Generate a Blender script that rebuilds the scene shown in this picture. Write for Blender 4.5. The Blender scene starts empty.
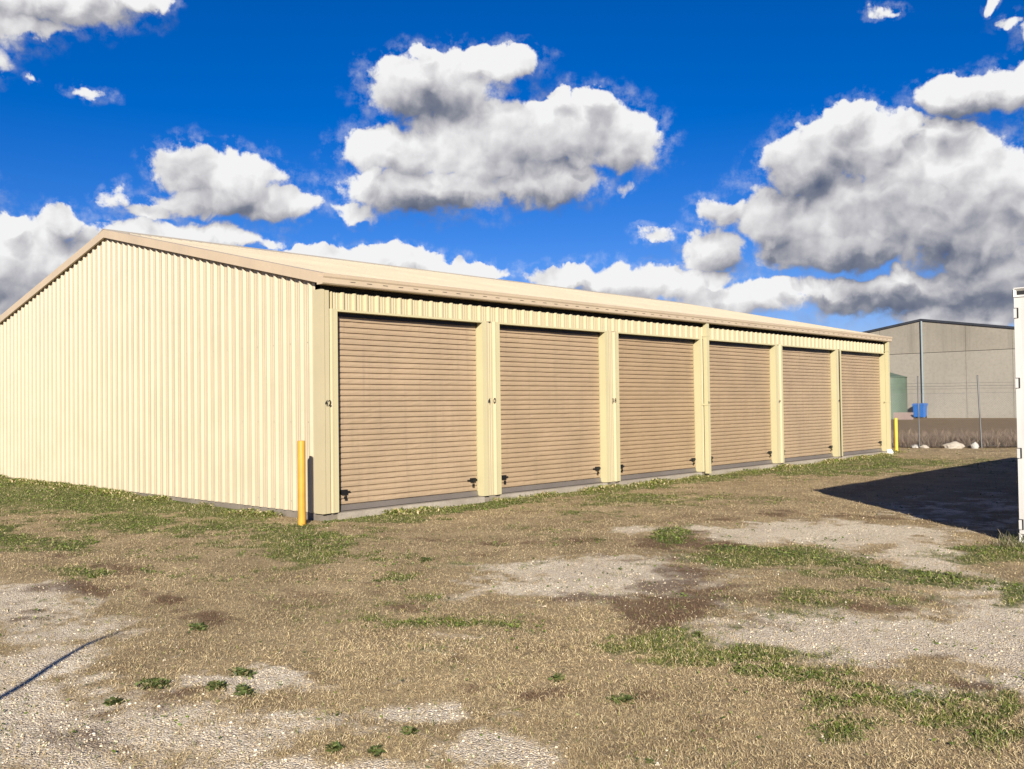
import bpy, bmesh, math, random
import numpy as np
from mathutils import Vector, Matrix, noise as mnoise

random.seed(7)
rng = np.random.default_rng(11)
scene = bpy.context.scene
COL = scene.collection
R = math.radians

# ------------------------------------------------------------------ camera
CAM_LOC = Vector((-7.899, -11.131, 1.5))
FOCAL = 943.9                        # focal length in pixels of a 1024 wide frame
YAW, PITCH, ROLL = R(46.79), R(1.27), R(-0.74)
fw = Vector((math.sin(YAW)*math.cos(PITCH), math.cos(YAW)*math.cos(PITCH), math.sin(PITCH)))
r0 = Vector((math.cos(YAW), -math.sin(YAW), 0))
u0 = r0.cross(fw)
rt = math.cos(ROLL)*r0 + math.sin(ROLL)*u0
up = -math.sin(ROLL)*r0 + math.cos(ROLL)*u0
cam = bpy.data.cameras.new('camera')
camo = bpy.data.objects.new('camera', cam)
COL.objects.link(camo)
camo.matrix_world = Matrix.Translation(CAM_LOC) @ Matrix((rt, up, -fw)).transposed().to_4x4()
cam.sensor_fit = 'HORIZONTAL'
cam.sensor_width = 36
cam.lens = FOCAL/1024*36
cam.clip_start = 0.05
cam.clip_end = 4000
scene.camera = camo

# ------------------------------------------------------------------ light
SUN_EL = R(23.0)
SUN_DIR = Vector((0.708*math.cos(SUN_EL), 0.706*math.cos(SUN_EL), -math.sin(SUN_EL)))   # the way the light travels
sun = bpy.data.lights.new('sun', 'SUN')
sun.energy = 5.0
sun.angle = R(0.5)
sun.color = (1.0, 0.93, 0.82)
suno = bpy.data.objects.new('sun', sun)
COL.objects.link(suno)
suno.rotation_euler = SUN_DIR.to_track_quat('-Z', 'Y').to_euler()
suno.location = (-20, -20, 20)
scene.view_settings.view_transform = 'Standard'
scene.view_settings.look = 'None'
scene.view_settings.gamma = 1
scene.view_settings.use_curve_mapping = False
scene.view_settings.exposure = 0.85

# ------------------------------------------------------------------ node helpers
def nd(nt, t, **kw):
    n = nt.nodes.new(t)
    for k, v in kw.items():
        setattr(n, k, v)
    return n

def plug(nt, sock, val):
    if isinstance(val, bpy.types.NodeSocket):
        nt.links.new(val, sock)
    else:
        sock.default_value = val

def math_(nt, op, a, b=None, c=None, clamp=False):
    n = nd(nt, 'ShaderNodeMath', operation=op, use_clamp=clamp)
    for i, v in enumerate((a, b, c)):
        if v is not None:
            plug(nt, n.inputs[i], v)
    return n.outputs[0]

def vmath(nt, op, a, b=None, c=None, out=0):
    n = nd(nt, 'ShaderNodeVectorMath', operation=op)
    for i, v in enumerate((a, b, c)):
        if v is not None:
            plug(nt, n.inputs[i], v)
    return n.outputs[out]

def noise_(nt, vec, scale, detail=4, rough=0.5, out=0, dist=0.0, dim='3D'):
    n = nd(nt, 'ShaderNodeTexNoise', noise_dimensions=dim)
    plug(nt, n.inputs['Vector'], vec)
    n.inputs['Scale'].default_value = scale
    n.inputs['Detail'].default_value = detail
    n.inputs['Roughness'].default_value = rough
    n.inputs['Distortion'].default_value = dist
    return n.outputs[out]

def maprange(nt, v, a, b, c=0.0, d=1.0, smooth=False):
    n = nd(nt, 'ShaderNodeMapRange', interpolation_type='SMOOTHSTEP' if smooth else 'LINEAR')
    plug(nt, n.inputs[0], v)
    for i, x in zip((1, 2, 3, 4), (a, b, c, d)):
        plug(nt, n.inputs[i], x)
    return n.outputs[0]

def mixc(nt, fac, a, b, blend='MIX'):
    n = nd(nt, 'ShaderNodeMix', data_type='RGBA', blend_type=blend)
    plug(nt, n.inputs[0], fac)
    for i, v in ((6, a), (7, b)):
        plug(nt, n.inputs[i], v if isinstance(v, bpy.types.NodeSocket) else (*v[:3], 1))
    return n.outputs[2]

def ramp(nt, fac, stops):
    n = nd(nt, 'ShaderNodeValToRGB')
    while len(n.color_ramp.elements) < len(stops):
        n.color_ramp.elements.new(0.5)
    for e, (p, c) in zip(n.color_ramp.elements, stops):
        e.position = p
        e.color = (*c, 1)
    plug(nt, n.inputs[0], fac)
    return n.outputs[0]

# ------------------------------------------------------------------ sky and clouds
# Clouds stand at infinity: banks of them, given by the direction they lie in
# (a stereographic chart of the whole sky round the bearing the yard faces).
def chart(x, y):
    d = (fw + (x-512)/FOCAL*rt - (y-384.5)/FOCAL*up).normalized()
    k = 1000.0/(1+d.dot(fw))
    return d.dot(rt)*k, d.dot(up)*k

CLOUDS = [
 # upper left corner bank and scraps
 (40,0,92,26),(120,-6,48,15),(25,24,50,13),(-60,10,90,36),
 (-6,60,20,22),(28,77,11,6),(90,93,24,11),
 # heap over the gable
 (192,168,36,27),(232,183,55,30),(272,203,46,18),(212,202,55,19),
 (118,200,20,18),(150,212,32,12),
 # bank behind the gable
 (40,258,72,36),(-20,284,84,54),(140,240,60,20),(205,238,60,16),(265,243,30,10),(20,330,90,30),
 (320,258,50,15),(390,262,58,17),(460,270,50,12),
 # big heap in the middle
 (440,82,72,32),(500,64,46,18),(408,98,44,28),(400,152,58,28),(478,142,96,46),(570,132,76,40),(628,142,42,32),
 (430,192,96,28),(356,212,32,14),(540,180,66,28),(626,188,16,12),
 # scraps
 (655,235,28,12),(885,9,24,7),(986,3,7,10),(1012,22,20,13),(1075,30,40,20),
 # right heap
 (860,148,78,36),(806,168,46,38),(925,168,80,40),(1004,192,60,44),(875,205,120,46),(790,220,58,34),(960,228,90,46),
 (722,216,32,22),(712,250,34,24),(835,250,84,22),(1090,210,80,66),
 # low banks behind the roof
 (905,296,112,24),(1004,284,84,36),(835,288,50,14),(650,284,86,24),(566,276,40,13),(740,300,66,20),(960,316,80,18),(1080,300,80,40),
 # upper right bank
 (968,96,48,20),(1014,90,42,24),(922,90,22,12),(1090,90,60,34),
 # more of the same beyond both edges
 (-200,190,120,50),(-160,330,160,60),(1250,150,140,70),(1220,330,160,60),(1400,260,150,70),(-420,280,180,70),
]
SHADES = [  # bellies of thick clouds, their self-shade painted into the tone
 (450,108,60,15,.55),(500,205,90,14,.45),(420,206,60,10,.35),(560,168,60,14,.3),
 (800,198,56,30,.7),(850,258,110,16,.6),(980,225,50,14,.3),(1004,276,80,22,.6),(930,304,100,16,.6),(1010,318,50,14,.4),
 (188,158,16,8,.3),(225,208,60,12,.5),(60,16,90,12,.45),(-10,296,60,22,.7),(985,104,70,12,.6),
 (620,296,60,10,.35),(110,238,40,8,.3),(155,212,18,9,.45),(880,296,40,12,.5)]

# every larger heap carries smaller heads round its upper rim
_r = random.Random(5)
for c in list(CLOUDS):
    if c[2] >= 62 and 0 < c[0] < 1024:
        for k in range(2):
            t = R(15 + 150*(k+_r.random()*.8)/2)
            s_ = c[3]*(.34+.22*_r.random())
            q = .80+.12*_r.random()
            CLOUDS.append((c[0]+q*c[2]*math.cos(t), c[1]-q*c[3]*math.sin(t), s_*(1.15+.4*_r.random()), s_, 1))
world = bpy.data.worlds.new('World')
scene.world = world
world.use_nodes = True
wt = world.node_tree
wt.nodes.clear()

def blob_field(nt, p, blobs, k):
    acc = None
    for b in blobs:
        cx, cy = chart(b[0], b[1])
        sx, sy = 2.0/b[2], 2.0/b[3]                     # the chart halves lengths
        q = vmath(nt, 'MULTIPLY_ADD', p, (sx, sy, 0), (-cx*sx, -cy*sy, 0))
        d = vmath(nt, 'DOT_PRODUCT', q, q, out=1)
        if len(b) == 4 and b[2] < 34:                  # scraps stay thin
            d = math_(nt, 'ADD', d, .74 if b[2] < 31 else .32)
        acc = d if acc is None else math_(nt, 'SMOOTH_MIN', acc, d, k)
    return math_(nt, 'SUBTRACT', 1.0, acc)

def cloud_layer(nt, p, blobs, shades):
    """colour and cover of the clouds of one stretch of sky"""
    half = (0.5, 0.5, 0.5)
    def warp(p, s, amp, det, rough=.55):
        n = noise_(nt, p, s, det, rough, out=1, dim='2D')
        o = vmath(nt, 'SUBTRACT', n, half)
        return vmath(nt, 'MULTIPLY_ADD', o, (amp, amp, 0), p)
    p1 = warp(p, 0.035, 12, 2)                      # ragged outlines
    p2 = warp(p1, 0.10, 9, 4, .55)
    B = blob_field(nt, p2, blobs, 0.10)
    Bu = blob_field(nt, vmath(nt, 'ADD', p2, (-2.5, 9.0, 0)), blobs, 0.10)
    def heads(vec, s, det):                        # cauliflower heads
        v = nd(nt, 'ShaderNodeTexVoronoi', feature='SMOOTH_F1', voronoi_dimensions='2D')
        v.inputs['Smoothness'].default_value = .5
        plug(nt, v.inputs['Vector'], vec)
        v.inputs['Scale'].default_value = s
        v.inputs['Detail'].default_value = det
        v.inputs['Roughness'].default_value = .6
        v.normalize = True
        return v.outputs['Distance']
    p3 = warp(p1, 0.12, 5, 2, .5)
    h0 = heads(p3, 0.045, 1.5)
    h1 = heads(vmath(nt, 'ADD', p3, (-2.4, 3.8, 0)), 0.045, 1.5)
    rel = math_(nt, 'SUBTRACT', h1, h0)            # > 0 on the upper left flank of a head
    fine = noise_(nt, p, 0.11, 7, .62, dim='2D')
    big = noise_(nt, p1, 0.03, 3, .5, dim='2D')
    dens = math_(nt, 'ADD', B, math_(nt, 'MULTIPLY', math_(nt, 'SUBTRACT', fine, .50), 1.05))
    dens = math_(nt, 'SUBTRACT', dens, math_(nt, 'MULTIPLY', math_(nt, 'SUBTRACT', h0, .38), .95))
    slope = math_(nt, 'SUBTRACT', B, Bu)
    # crisp tops, frayed undersides, a thin veil round the heaps
    alpha = maprange(nt, dens, -0.12, maprange(nt, slope, -.8, .5, .72, .27), smooth=True)
    veil = math_(nt, 'MULTIPLY', maprange(nt, dens, -1.3, .1, smooth=True), maprange(nt, fine, .42, .72, 0, .30))
    alpha = math_(nt, 'MAXIMUM', alpha, veil)
    lit = maprange(nt, slope, -1.0, .8, -.40, .34)
    tone = math_(nt, 'ADD', 0.73, lit)
    tone = math_(nt, 'MULTIPLY_ADD', rel, .75, tone)
    tone = math_(nt, 'MULTIPLY_ADD', math_(nt, 'SUBTRACT', big, .5), .85, tone)
    tone = math_(nt, 'MULTIPLY_ADD', math_(nt, 'SUBTRACT', fine, .5), .3, tone)
    for b in shades:
        cx, cy = chart(b[0], b[1])
        sx, sy = 2.0/b[2], 2.0/b[3]
        q = vmath(nt, 'MULTIPLY_ADD', p2, (sx, sy, 0), (-cx*sx, -cy*sy, 0))
        dd = vmath(nt, 'DOT_PRODUCT', q, q, out=1)
        g = math_(nt, 'EXPONENT', math_(nt, 'MULTIPLY', dd, -1.0))
        tone = math_(nt, 'MULTIPLY_ADD', g, -b[4]*.62, tone)
    ccol = ramp(nt, tone, CLOUD_TONES)
    return alpha, vmath(nt, 'MULTIPLY', ccol, (CLOUD_GAIN,)*3)

def build_world():
    nt = wt
    tc = nd(nt, 'ShaderNodeTexCoord').outputs['Generated']
    d = vmath(nt, 'NORMALIZE', tc)
    df = vmath(nt, 'DOT_PRODUCT', d, tuple(fw), out=1)
    k = math_(nt, 'DIVIDE', 1000.0, math_(nt, 'MAXIMUM', math_(nt, 'ADD', df, 1.0), 0.05))
    comb = nd(nt, 'ShaderNodeCombineXYZ')
    px = math_(nt, 'MULTIPLY', vmath(nt, 'DOT_PRODUCT', d, tuple(rt), out=1), k)
    py = math_(nt, 'MULTIPLY', vmath(nt, 'DOT_PRODUCT', d, tuple(up), out=1), k)
    plug(nt, comb.inputs[0], px)
    plug(nt, comb.inputs[1], py)
    p = comb.outputs[0]
    sky = nd(nt, 'ShaderNodeTexSky', sky_type='NISHITA')
    sky.sun_disc = False
    sky.sun_elevation = SUN_EL
    sky.sun_rotation = math.atan2(-SUN_DIR.x, -SUN_DIR.y)
    sky.altitude = 300
    sky.air_density = 1.0
    sky.dust_density = 0.0
    sky.ozone_density = 3.0
    hs = nd(nt, 'ShaderNodeHueSaturation')
    hs.inputs['Hue'].default_value = SKY_HUE
    hs.inputs['Saturation'].default_value = SKY_SAT
    hs.inputs['Value'].default_value = SKY_VAL
    nt.links.new(vmath(nt, 'MULTIPLY', sky.outputs[0], SKY_TINT), hs.inputs['Color'])
    def backdrop(col):
        bg = nd(nt, 'ShaderNodeBackground')
        bg.inputs['Strength'].default_value = 0.05
        nt.links.new(col, bg.inputs['Color'])
        return bg.outputs[0]
    def choose(test, a, b):                       # test = 1 takes b
        m = nd(nt, 'ShaderNodeMixShader')
        plug(nt, m.inputs[0], test)
        nt.links.new(a, m.inputs[1])
        nt.links.new(b, m.inputs[2])
        return m.outputs[0]
    clear = backdrop(hs.outputs[0])
    # the chart is cut into upright strips so that each direction looks only at the clouds near it
    cuts = [-460, -60, 215, 325, 660, 840, 1460]
    strips = []
    for a, b in zip(cuts[:-1], cuts[1:]):
        near = [c for c in CLOUDS if c[0]+1.6*c[2]+25 > a and c[0]-1.6*c[2]-25 < b]
        sh = [c for c in SHADES if c[0]+2.4*c[2]+25 > a and c[0]-2.4*c[2]-25 < b]
        al, cc = cloud_layer(nt, p, near, sh)
        strips.append(backdrop(mixc(nt, al, hs.outputs[0], cc)))
    acc = strips[0]
    for x, s_ in zip(cuts[1:-1], strips[1:]):
        acc = choose(math_(nt, 'GREATER_THAN', px, chart(x, 300)[0]), acc, s_)
    inside = math_(nt, 'COMPARE', px, (chart(cuts[0], 300)[0]+chart(cuts[-1], 300)[0])/2, (chart(cuts[-1], 300)[0]-chart(cuts[0], 300)[0])/2)
    above = math_(nt, 'COMPARE', py, (chart(512, 440)[1]+chart(512, -60)[1])/2, (chart(512, -60)[1]-chart(512, 440)[1])/2)
    acc = choose(math_(nt, 'MULTIPLY', inside, above), clear, acc)
    out = nd(nt, 'ShaderNodeOutputWorld')
    nt.links.new(acc, out.inputs['Surface'])

CLOUD_TONES = [(0.0, (.10, .125, .20)), (.25, (.19, .21, .27)), (.5, (.42, .42, .46)), (.75, (.66, .655, .67)), (1.0, (.88, .88, .885))]
SKY_HUE = 0.5
SKY_TINT = (1.0, 0.97, 1.36)
SKY_SAT, SKY_VAL, CLOUD_GAIN = 1.32, 0.82, 11.4
build_world()
world.cycles.sampling_method = 'MANUAL'
world.cycles.sample_map_resolution = 512

# ------------------------------------------------------------------ mesh helpers
def link(name, me, mats, parent=None):
    for m in (mats if isinstance(mats, (list, tuple)) else [mats]):
        me.materials.append(m)
    o = bpy.data.objects.new(name, me)
    COL.objects.link(o)
    if parent is not None:
        o.parent = parent
    return o

def obj(name, bm, mats, parent=None, smooth=False, bevel=0.0, loc=None):
    if bevel:
        es = [e for e in bm.edges if len(e.link_faces) == 2 and e.calc_face_angle(0) > 0.6]
        bmesh.ops.bevel(bm, geom=es, offset=bevel, segments=2, affect='EDGES', profile=.7, clamp_overlap=True)
    bmesh.ops.recalc_face_normals(bm, faces=bm.faces)
    me = bpy.data.meshes.new(name)
    bm.to_mesh(me)
    bm.free()
    if smooth:
        me.polygons.foreach_set('use_smooth', [True]*len(me.polygons))
        if smooth != 'all':
            me.set_sharp_from_angle(angle=R(40))
    o = link(name, me, mats, parent)
    if loc is not None:
        o.location = loc
    return o

def box(bm, lo, hi, mat=0):
    x0, y0, z0 = lo
    x1, y1, z1 = hi
    v = [bm.verts.new(p) for p in ((x0,y0,z0),(x1,y0,z0),(x1,y1,z0),(x0,y1,z0),(x0,y0,z1),(x1,y0,z1),(x1,y1,z1),(x0,y1,z1))]
    fs = [bm.faces.new([v[i] for i in q]) for q in ((0,3,2,1),(4,5,6,7),(0,1,5,4),(1,2,6,5),(2,3,7,6),(3,0,4,7))]
    for f in fs:
        f.material_index = mat
    return v

def tube(bm, pts, rad, seg=12, mat=0, cap=True):
    """a round bar through the points; rad is one radius or one per point"""
    pts = [Vector(p) for p in pts]
    rads = rad if isinstance(rad, (list, tuple)) else [rad]*len(pts)
    rings = []
    ref = None
    for i, p in enumerate(pts):
        t = (pts[min(i+1, len(pts)-1)] - pts[max(i-1, 0)]).normalized()
        if ref is None or abs(ref.dot(t)) > .95:
            ref = Vector((0, 0, 1)) if abs(t.z) < .9 else Vector((1, 0, 0))
        a = t.cross(ref).normalized()
        b = t.cross(a)
        rings.append([bm.verts.new(p + rads[i]*(math.cos(q)*a + math.sin(q)*b)) for q in (2*math.pi*k/seg for k in range(seg))])
    for r1, r2 in zip(rings[:-1], rings[1:]):
        for k in range(seg):
            bm.faces.new((r1[k], r1[(k+1) % seg], r2[(k+1) % seg], r2[k])).material_index = mat
    if cap:
        bm.faces.new(rings[0]).material_index = mat
        bm.faces.new(rings[-1][::-1]).material_index = mat

def prism(bm, prof, vec, mat=0):
    """closed outline swept along vec"""
    a = [bm.verts.new(p) for p in prof]
    b = [bm.verts.new(Vector(p)+Vector(vec)) for p in prof]
    n = len(a)
    for i in range(n):
        bm.faces.new((a[i], a[(i+1) % n], b[(i+1) % n], b[i])).material_index = mat
    bm.faces.new(a[::-1]).material_index = mat
    bm.faces.new(b).material_index = mat

def tag(o, label=None, cat=None, group=None, kind=None):
    if label: o['label'] = label
    if cat: o['category'] = cat
    if group: o['group'] = group
    if kind: o['kind'] = kind
    return o

def empty(name, loc=(0, 0, 0)):
    o = bpy.data.objects.new(name, None)
    o.empty_display_size = .3
    COL.objects.link(o)
    o.location = loc
    return o

# ------------------------------------------------------------------ materials
def new_mat(name):
    m = bpy.data.materials.new(name)
    m.use_nodes = True
    nt = m.node_tree
    b = nt.nodes['Principled BSDF']
    return m, nt, b

def setbump(nt, b, h, strength, dist):
    n = nd(nt, 'ShaderNodeBump')
    n.inputs['Strength'].default_value = strength
    n.inputs['Distance'].default_value = dist
    plug(nt, n.inputs['Height'], h)
    nt.links.new(n.outputs[0], b.inputs['Normal'])

def paint(name, col, rough=.45, var=.06, dirt=None, dirt_amt=.25, spec=.35, wav=0.0, metal=0.0, scale=1.0):
    """painted sheet: slight tone changes, faint runs and dust, gentle waviness"""
    m, nt, b = new_mat(name)
    co = nd(nt, 'ShaderNodeTexCoord').outputs['Object']
    n1 = noise_(nt, co, 1.3*scale, 5, .6)
    st = vmath(nt, 'MULTIPLY', co, (14*scale, 14*scale, .6*scale))
    n2 = noise_(nt, st, 1.0, 4, .6)
    lo = tuple(c*(1-var*1.6) for c in col)
    hi = tuple(min(1, c*(1+var)) for c in col)
    c = mixc(nt, maprange(nt, n1, .3, .7), lo, hi)
    f = math_(nt, 'MULTIPLY', maprange(nt, n2, .52, .78), dirt_amt)
    c = mixc(nt, f, c, dirt if dirt else tuple(x*.6 for x in col))
    n3 = noise_(nt, co, 55*scale, 3, .6)
    c = mixc(nt, math_(nt, 'MULTIPLY', maprange(nt, n3, .62, .78), dirt_amt*.5), c, tuple(x*.5 for x in col))
    nt.links.new(c, b.inputs['Base Color'])
    plug(nt, b.inputs['Roughness'], maprange(nt, n1, .3, .7, rough-.07, rough+.1))
    b.inputs['Specular IOR Level'].default_value = spec
    b.inputs['Metallic'].default_value = metal
    if wav:
        setbump(nt, b, noise_(nt, vmath(nt, 'MULTIPLY', co, (1, 1, .35)), 2.2*scale, 2), wav, .02)
    return m

def concrete(name, c1, c2, scale=1.0, streak=0.0, rough=.9):
    m, nt, b = new_mat(name)
    co = nd(nt, 'ShaderNodeTexCoord').outputs['Object']
    n1 = noise_(nt, co, .35*scale, 6, .62)
    n2 = noise_(nt, co, 9*scale, 5, .7)
    c = mixc(nt, maprange(nt, n1, .3, .7), c1, c2)
    c = mixc(nt, maprange(nt, n2, .45, .8, 0, .45), c, tuple(x*.62 for x in c1))
    if streak:
        s1 = noise_(nt, vmath(nt, 'MULTIPLY', co, (.9, .9, .05)), 1.0, 5, .7)
        c = mixc(nt, maprange(nt, s1, .5, .7, 0, streak), c, (.17, .15, .12))
    nt.links.new(c, b.inputs['Base Color'])
    b.inputs['Roughness'].default_value = rough
    setbump(nt, b, n2, .5, .01)
    return m

M_GABLE = paint('cream_gable_sheet', (.425, .362, .248), .42, .035, (.34, .27, .17), .16, wav=.3)
M_FRONT = paint('cream_front_sheet', (0.43, 0.37, 0.228), .42, .03, (.36, .30, .19), .16, wav=.25)
M_JAMB = paint('cream_flashing', (0.456, 0.408, 0.237), .40, .025, (.38, .32, .2), .10)
M_TRIM = paint('beige_trim', (.46, .365, .25), .45, .04, (.30, .22, .15), .15)
M_ROOF = paint('cream_roof_sheet', (.475, .41, .288), .45, .05, (.48, .39, .27), .2, scale=.6)
M_DOOR = paint('beige_door_curtain', (.35, .255, .158), .45, .05, (.2, .15, .10), .35)
def vary(m, amt):
    """each object wearing this paint has faded a little differently"""
    nt = m.node_tree
    b = nt.nodes['Principled BSDF']
    src = b.inputs['Base Color'].links[0].from_socket
    hs = nd(nt, 'ShaderNodeHueSaturation')
    rnd = nd(nt, 'ShaderNodeObjectInfo').outputs['Random']
    plug(nt, hs.inputs['Value'], maprange(nt, rnd, 0, 1, 1-amt, 1+amt))
    plug(nt, hs.inputs['Saturation'], maprange(nt, rnd, 0, 1, 1+amt, 1-amt))
    nt.links.new(src, hs.inputs['Color'])
    nt.links.new(hs.outputs[0], b.inputs['Base Color'])
vary(M_DOOR, .07)
M_RAIL = paint('grey_aluminium_rail', (.20, .175, .155), .4, .06, (.2, .18, .16), .3, metal=.3)
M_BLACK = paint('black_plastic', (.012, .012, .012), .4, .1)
M_STEEL = paint('dull_steel', (.19, .19, .185), .45, .1, metal=.7)
M_SLAB = concrete('slab_concrete', (.22, .185, .14), (.40, .355, .29), 2.5)
M_INK = paint('number_paint', (.03, .025, .02), .6, .05)
M_VOID = paint('void_black', (.03, .027, .022), .9, .1)

# ------------------------------------------------------------------ storage shed
LEN, DEP = 20.25, 13.94
RIDGE_Y, RIDGE_Z, EAVE_Z = 6.97, 4.95, 3.37        # roof skin, eave taken at y = -0.1
SLOPE = (RIDGE_Z-EAVE_Z)/(RIDGE_Y+.1)
HEAD = 2.885
DOORS = [(.265, 3.204), (3.623, 6.536), (6.97, 9.903), (10.30, 13.339), (13.70, 16.735), (17.075, 20.07)]
def roof_z(y):
    return RIDGE_Z - abs(y-RIDGE_Y)*SLOPE

shed = empty('storage_shed', (0, 0, 0))
tag(shed, 'long cream corrugated steel storage shed with six beige roller doors', 'shed')

def rib_profile(s0, s1, first, pitch, h=.038, top=.030, base=.076, stiff=.005):
    """(distance along the wall, height of the skin) of ribbed cladding between s0 and s1"""
    P = [(s0, 0.0)]
    k = math.floor((s0-first)/pitch)-1
    while first+k*pitch < s1+pitch:
        c = first+k*pitch
        for ds, hh in ((-base/2, 0), (-top/2, h), (top/2, h), (base/2, 0)):
            P.append((c+ds, hh))
        a, b_ = c+base/2, c+pitch-base/2
        w = (b_-a)
        for q in (1/3, 2/3):
            m_ = a+w*q
            for ds, hh in ((-.012, 0), (-.005, stiff), (.005, stiff), (.012, 0)):
                P.append((m_+ds, hh))
        k += 1
    P = sorted(p for p in P if s0 < p[0] < s1)
    return [(s0, 0.0)] + P + [(s1, 0.0)]

def sheet(bm, prof, to3d, zlo, zhi):
    """ribbed sheet standing between zlo(s) and zhi(s)"""
    rows = []
    for s_, h in prof:
        rows.append((bm.verts.new(to3d(s_, h, zlo(s_))), bm.verts.new(to3d(s_, h, zhi(s_)))))
    for a, b_ in zip(rows[:-1], rows[1:]):
        bm.faces.new((a[0], b_[0], b_[1], a[1]))

# slab
bm = bmesh.new()
box(bm, (.012, .012, -.35), (LEN-.012, DEP-.012, -.004))
for a, b_ in DOORS:
    box(bm, (a+.003, -.05, -.34), (b_-.003, .009, -.008), 1)
obj('slab', bm, [concrete('dirty_footing', (.13, .108, .08), (.25, .215, .17), 3.0), M_SLAB], shed, bevel=.006)

# end walls
for name, xw, sgn in (('gable_wall', .022, -1), ('far_gable_wall', LEN, 1)):
    bm = bmesh.new()
    prof = rib_profile(.16, DEP-.16, .275, .2215)
    if RIDGE_Y not in [p[0] for p in prof]:
        prof = sorted(prof + [(RIDGE_Y, 0.0)]) if not any(abs(p[0]-RIDGE_Y) < .04 and p[1] > .01 for p in prof) else prof
    sheet(bm, prof, lambda s_, h, z: (xw+sgn*h, s_, z), lambda s_: 0.0, lambda s_: roof_z(s_)-.045)
    o = obj(name, bm, M_GABLE, shed)
# rows of screws on the near end wall
bm = bmesh.new()
for zrow in (.14, 1.30, 2.45, 3.55):
    k = 0
    while .275+.2215*k < DEP-.2:
        y = .275+.2215*k
        if zrow < roof_z(y)-.3 and k % 2 == 0:
            tube(bm, [(.021, y+.07, zrow), (.013, y+.07, zrow)], .0065, 6)
        k += 1
obj('wall_screws', bm, paint('screw_heads', (.30, .25, .17), .5), shed)['kind'] = 'stuff'

# back wall
bm = bmesh.new()
sheet(bm, rib_profile(.1, LEN-.1, .155, .2155), lambda s_, h, z: (s_, DEP+h, z), lambda s_: 0.0, lambda s_: 3.33)
obj('back_wall', bm, M_FRONT, shed)

# front wall: band over the doors and the piers between them
def front3d(s_, h, z): return (s_, -h, z)
bm = bmesh.new()
sheet(bm, rib_profile(.16, LEN-.06, .155, .2155), front3d, lambda s_: HEAD+.028, lambda s_: 3.165)
obj('front_band', bm, M_FRONT, shed)
edges = [(.16, DOORS[0][0])] + [(DOORS[i][1], DOORS[i+1][0]) for i in range(5)] + [(DOORS[5][1], LEN-.06)]
JW = .085
for i, (a, b_) in enumerate(edges):
    lo = a+(JW if i > 0 else 0)
    hi = b_-(.075 if i == 0 else JW if i < 6 else 0)
    if i == 0: lo = .13
    if i == 6: continue
    if hi-lo > .05:
        bm = bmesh.new()
        mid = (lo+hi)/2
        sheet(bm, rib_profile(lo-.004, hi+.004, hi-.012 if i == 0 else mid-.10775, .2155), front3d, lambda s_: 0.0, lambda s_: HEAD+.034)
        obj('pier_cladding', bm, M_FRONT, shed)
# corner flashings
bm = bmesh.new()
prism(bm, [(-.020, .15, 0.0), (-.020, -.042, 0.0), (.034, -.042, 0.0), (.034, -.030, 0.0), (-.008, -.030, 0.0), (-.008, .15, 0.0)], (0, 0, 3.185))
obj('corner_flashing', bm, M_FRONT, shed, bevel=.002)
bm = bmesh.new()
prism(bm, [(.044, .004, 0.0), (.044, -.036, 0.0), (.118, -.036, 0.0), (.136, -.006, 0.0), (.136, .004, 0.0)], (0, 0, 3.175))
obj('corner_flashing', bm, M_FRONT, shed, bevel=.002)
bm = bmesh.new()
prism(bm, [(LEN-.045, -.036, 0.0), (LEN+.034, -.036, 0.0), (LEN+.034, .17, 0.0), (LEN+.028, .17, 0.0), (LEN+.028, -.03, 0.0), (LEN-.045, -.03, 0.0)], (0, 0, 3.25))
obj('corner_flashing', bm, M_JAMB, shed, bevel=.002)

# frames of the door openings
REC = .13                                          # how far the curtains stand back
for i, (a, b_) in enumerate(DOORS):
    for x0, x1, face in ((a-JW, a, 1), (b_, b_+JW, -1)):
        if i == 0 and face == 1:
            x0 = a-.075
        if i == 5 and face == -1:
            x1 = b_+.13
        bm = bmesh.new()
        xi = a if face == 1 else b_
        if face == 1:
            prism(bm, [(x0, -.036, .002), (a, -.036, .002), (a, REC+.05, .002), (a-.006, REC+.05, .002), (a-.006, -.031, .002), (x0, -.031, .002)], (0, 0, HEAD+.028))
        else:
            prism(bm, [(x1, -.036, .002), (x1, -.031, .002), (b_+.006, -.031, .002), (b_+.006, REC+.05, .002), (b_, REC+.05, .002), (b_, -.036, .002)], (0, 0, HEAD+.028))
        obj('door_jamb', bm, M_JAMB, shed, bevel=.0015)
    bm = bmesh.new()
    prism(bm, [(a+.001, -.040, HEAD), (a+.001, REC+.05, HEAD), (a+.001, REC+.05, HEAD+.006), (a+.001, -.034, HEAD+.006), (a+.001, -.034, HEAD+.030), (a+.001, -.040, HEAD+.030)], (b_-a-.002, 0, 0))
    obj('door_head', bm, M_JAMB, shed, bevel=.0015)
    bm = bmesh.new()                                   # black strip added to darken the shade under the head
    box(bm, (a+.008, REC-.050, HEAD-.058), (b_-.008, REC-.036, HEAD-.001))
    obj('head_shade_strip', bm, M_BLACK, shed)
# lining behind the curtains so that the inside stays dark
bm = bmesh.new()
box(bm, (.25, .30, .01), (LEN-.25, .34, 3.25))
obj('inner_lining', bm, M_VOID, shed)
bm = bmesh.new()                                       # dark board added behind the sheet tops to blacken the gutter's shadow
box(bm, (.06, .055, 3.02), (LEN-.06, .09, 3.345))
obj('eave_shade_board', bm, M_VOID, shed)

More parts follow.
